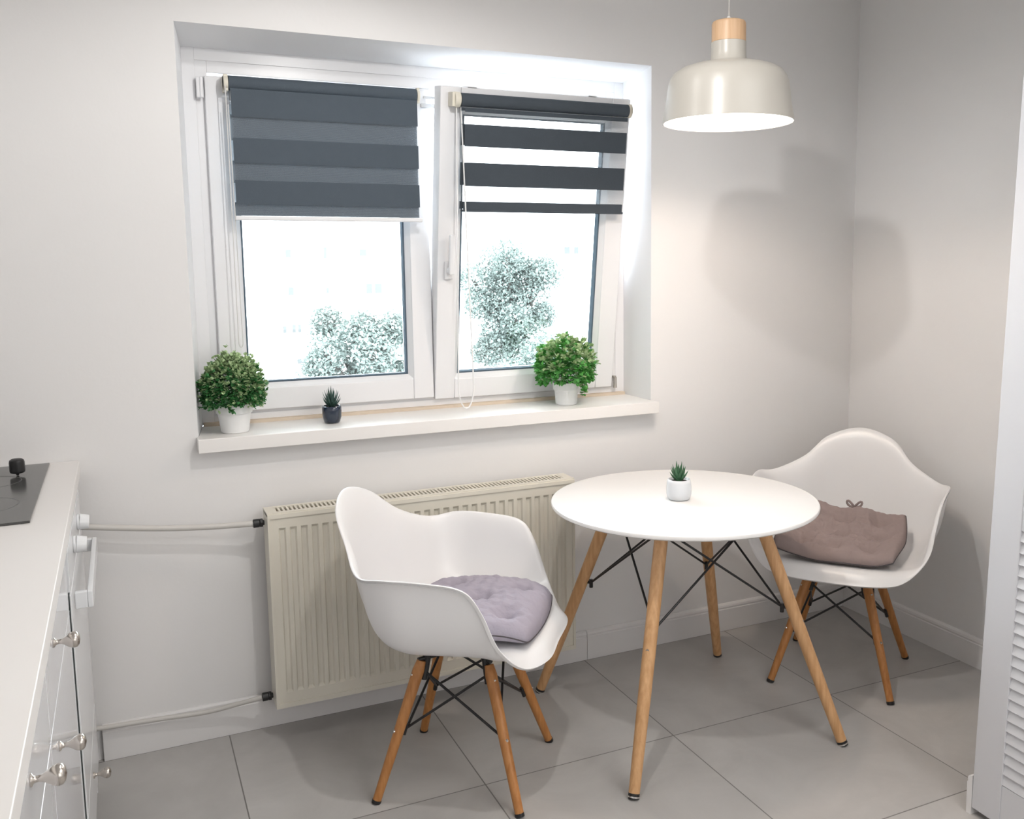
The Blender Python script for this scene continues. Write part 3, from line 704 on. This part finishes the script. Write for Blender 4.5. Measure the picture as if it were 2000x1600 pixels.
whitepot(e, .0470, .036, .078); bush(e, .097, .098, .128, 950, .0185, .0165, [GREENB, GREENL], 8, .5, True, zmin=.086)
def succulent(label, loc, potm, prof, hs, n, L_, wd, m, seed):
    e = thing('potted_succulent', label, 'plant', loc)
    b = MB(); b.lathe(prof, n=48); b.build('pot', potm, e, smooth=True)
    b = MB(); b.lathe([(.0001, hs), (prof[-2][0]-.001, hs-.001)], n=32); b.build('soil', SOIL, e)
    rnd = random.Random(seed); bb = MB()
    for i in range(n):
        a = i*2.39996; q = i/n; tilt = .12+.85*(1-q)
        L2 = L_*(.72+.3*q)*rnd.uniform(.85, 1.15); d0 = Vector((math.cos(a), math.sin(a), 0))
        pts = []; K = 7
        for k in range(K+1):
            t = k/K; out = math.sin(tilt)*t+.10*tilt*math.sin(PI*t); pts.append(d0*(.003+L2*out*.80)+Vector((0, 0, hs-.002+L2*t*math.cos(tilt*.85))))
        # tapered fleshy leaf
        vs = []; fs = []; m_ = 6
        for k, p in enumerate(pts):
            t = k/K; w = wd*(.75+.5*math.sin(PI*t*.6))*(1-t**1.6)+.0003; th = w*.45
            s_ = Vector((-d0.y, d0.x, 0)); tdir = (pts[min(k+1, K)]-pts[max(k-1, 0)]).normalized(); nn = s_.cross(tdir)
            for j in range(m_):
                an = 2*PI*j/m_; vs.append(p+s_*w*math.cos(an)+nn*th*math.sin(an))
        for k in range(K):
            for j in range(m_): fs.append((k*m_+j, k*m_+(j+1) % m_, (k+1)*m_+(j+1) % m_, (k+1)*m_+j))
        bb.add(vs, fs)
    bb.build('leaves', m, e, smooth=True)
succulent('tiny spiky succulent in dark blue glass pot on the window sill', (.5800, .062, SZ), POTD, [(.0001, 0), (.020, 0), (.0245, .004), (.029, .020), (.0300, .040), (.0298, .053), (.0285, .054), (.027, .050), (.026, .040), (.0001, .040)], .050, 34, .060, .0036, SUCC, 4)
succulent('small aloe-like succulent in white ceramic pot on the round table', (1.4890, -.5254, .6985), POTG, [(.0001, 0), (.029, 0), (.034, .004), (.0375, .018), (.0380, .034), (.0362, .052), (.0335, .062), (.0318, .062), (.032, .056), (.0001, .052)], .056, 22, .056, .0062, SUCC2, 9)

# ------------------------------------------------------------------ louvred door leaf
dr = sempty('door_1', (1.885, -1.299, .020)); dr.rotation_euler = (.025, 0, 0)
H_ = 2.05; Wd = .62; sw = .083
b = MB(); b.box((0, -sw, 0), (.030, 0, H_)); b.box((0, -Wd, 0), (.030, -Wd+sw, H_)); b.build('stile', LOUV, dr, bevel=.002)
b = MB(); b.box((.002, -Wd+sw, 0), (.028, -sw, .105)); b.box((.002, -Wd+sw, .755), (.028, -sw, .838)); b.box((.002, -Wd+sw, H_-.09), (.028, -sw, H_)); b.build('rail', LOUV, dr, bevel=.001)
for z0, z1 in ((.105, .755), (.838, H_-.09)):
    b = MB(); n = round((z1-z0)/.0285); p = (z1-z0)/n
    for i in range(n):
        z = z0+i*p
        ya, yb_ = -Wd+sw, -sw
        A = [(.0015, z+.0025), (.0045, z+.0005), (.0125, z+p*1.02), (.0095, z+p*1.06)]
        A = [(x, min(zz, z1)) for x, zz in A]
        b.add([(x, ya, zz) for x, zz in A]+[(x, yb_, zz) for x, zz in A], [(0, 1, 2, 3), (7, 6, 5, 4), (0, 4, 5, 1), (1, 5, 6, 2), (2, 6, 7, 3), (3, 7, 4, 0)])
    b.build('louver_panel', LOUV, dr)

# ------------------------------------------------------------------ outside
b = MB(); b.box((-60, 1.5, -9.2), (90, 90, -9)); tag(b.build('ground', GROUND), kind='structure')
bl = thing('apartment_building', 'pale high apartment block with small windows seen far outside the window', 'building', (0, 40, -9))
b = MB(); b.box((-14, 0, 0), (40, 12, 21)); b.build('facade', FACADE, bl)
rnd = random.Random(5)
for x, z, w_, h_ in ((6.7, 1.7, .22, .34), (8.35, 1.65, .12, .5), (9.95, 1.75, .3, .3), (10.2, .05, .26, .44), (10.6, .05, .3, .44), (6.75, .05, .22, .35), (8.4, .1, .12, .25), (6.45, -1.6, .14, .3), (6.85, -1.6, .14, .34), (7.1, -1.6, .12, .34), (7.0, -3.0, .3, .2), (20.2, 1.8, .28, .34), (20.75, 1.8, .22, .34), (12.0, -1.6, .3, .4), (13.8, 1.7, .3, .4), (13.9, .05, .3, .4), (4.2, 1.7, .3, .4), (4.2, .05, .3, .4)):
    b = MB(); b.box((x, -.06, z+9), (x+w_, .0, z+9+h_)); b.build('window', FWIN, bl)
def tree(x, y, ztop, r, seed, label):
    e = thing('tree', label, 'tree', (x, y, -9), group=None)
    H = ztop+9; b = MB(); b.cyl((0, 0, 0), (0, 0, H-r*1.0), .12, .05, 12)
    rnd = random.Random(seed)
    blobs = []
    for i in range(30):
        a = rnd.uniform(0, 2*PI); q = rnd.uniform(.3, .85) if i > 9 else rnd.uniform(0, .3); zz = rnd.uniform(-1.3, .62) if i > 9 else -1.3+i*.2
        c = Vector((r*q*math.cos(a), r*q*math.sin(a), H-r+zz*r)); blobs.append((c, r*rnd.uniform(.24, .42)))
        b.cyl((0, 0, H-r*1.9), c, .06, .03, 6)
    b.build('trunk', BARK, e)
    bb = MB()
    for c, br in blobs:
        for i in range(750):
            v = Vector((rnd.gauss(0, 1), rnd.gauss(0, 1), rnd.gauss(0, 1))).normalized()*br*rnd.uniform(.55, 1.05)
            d = Vector((rnd.gauss(0, 1), rnd.gauss(0, 1), rnd.gauss(0, 1)))
            leaf(bb, c+v, d, Vector((0, 0, 1)), .070, .050)
    bb.build('crown', TREE, e, recalc=False)
tree(8.07, 17, 1.98, 1.15, 1, 'tall round leafy tree outside the right window pane')
tree(4.0, 14, .85, 1.10, 2, 'leafy tree outside the lower right of left pane')
tree(6.5, 11.6, .30, 1.25, 5, 'low leafy tree outside the right pane below the tall one')
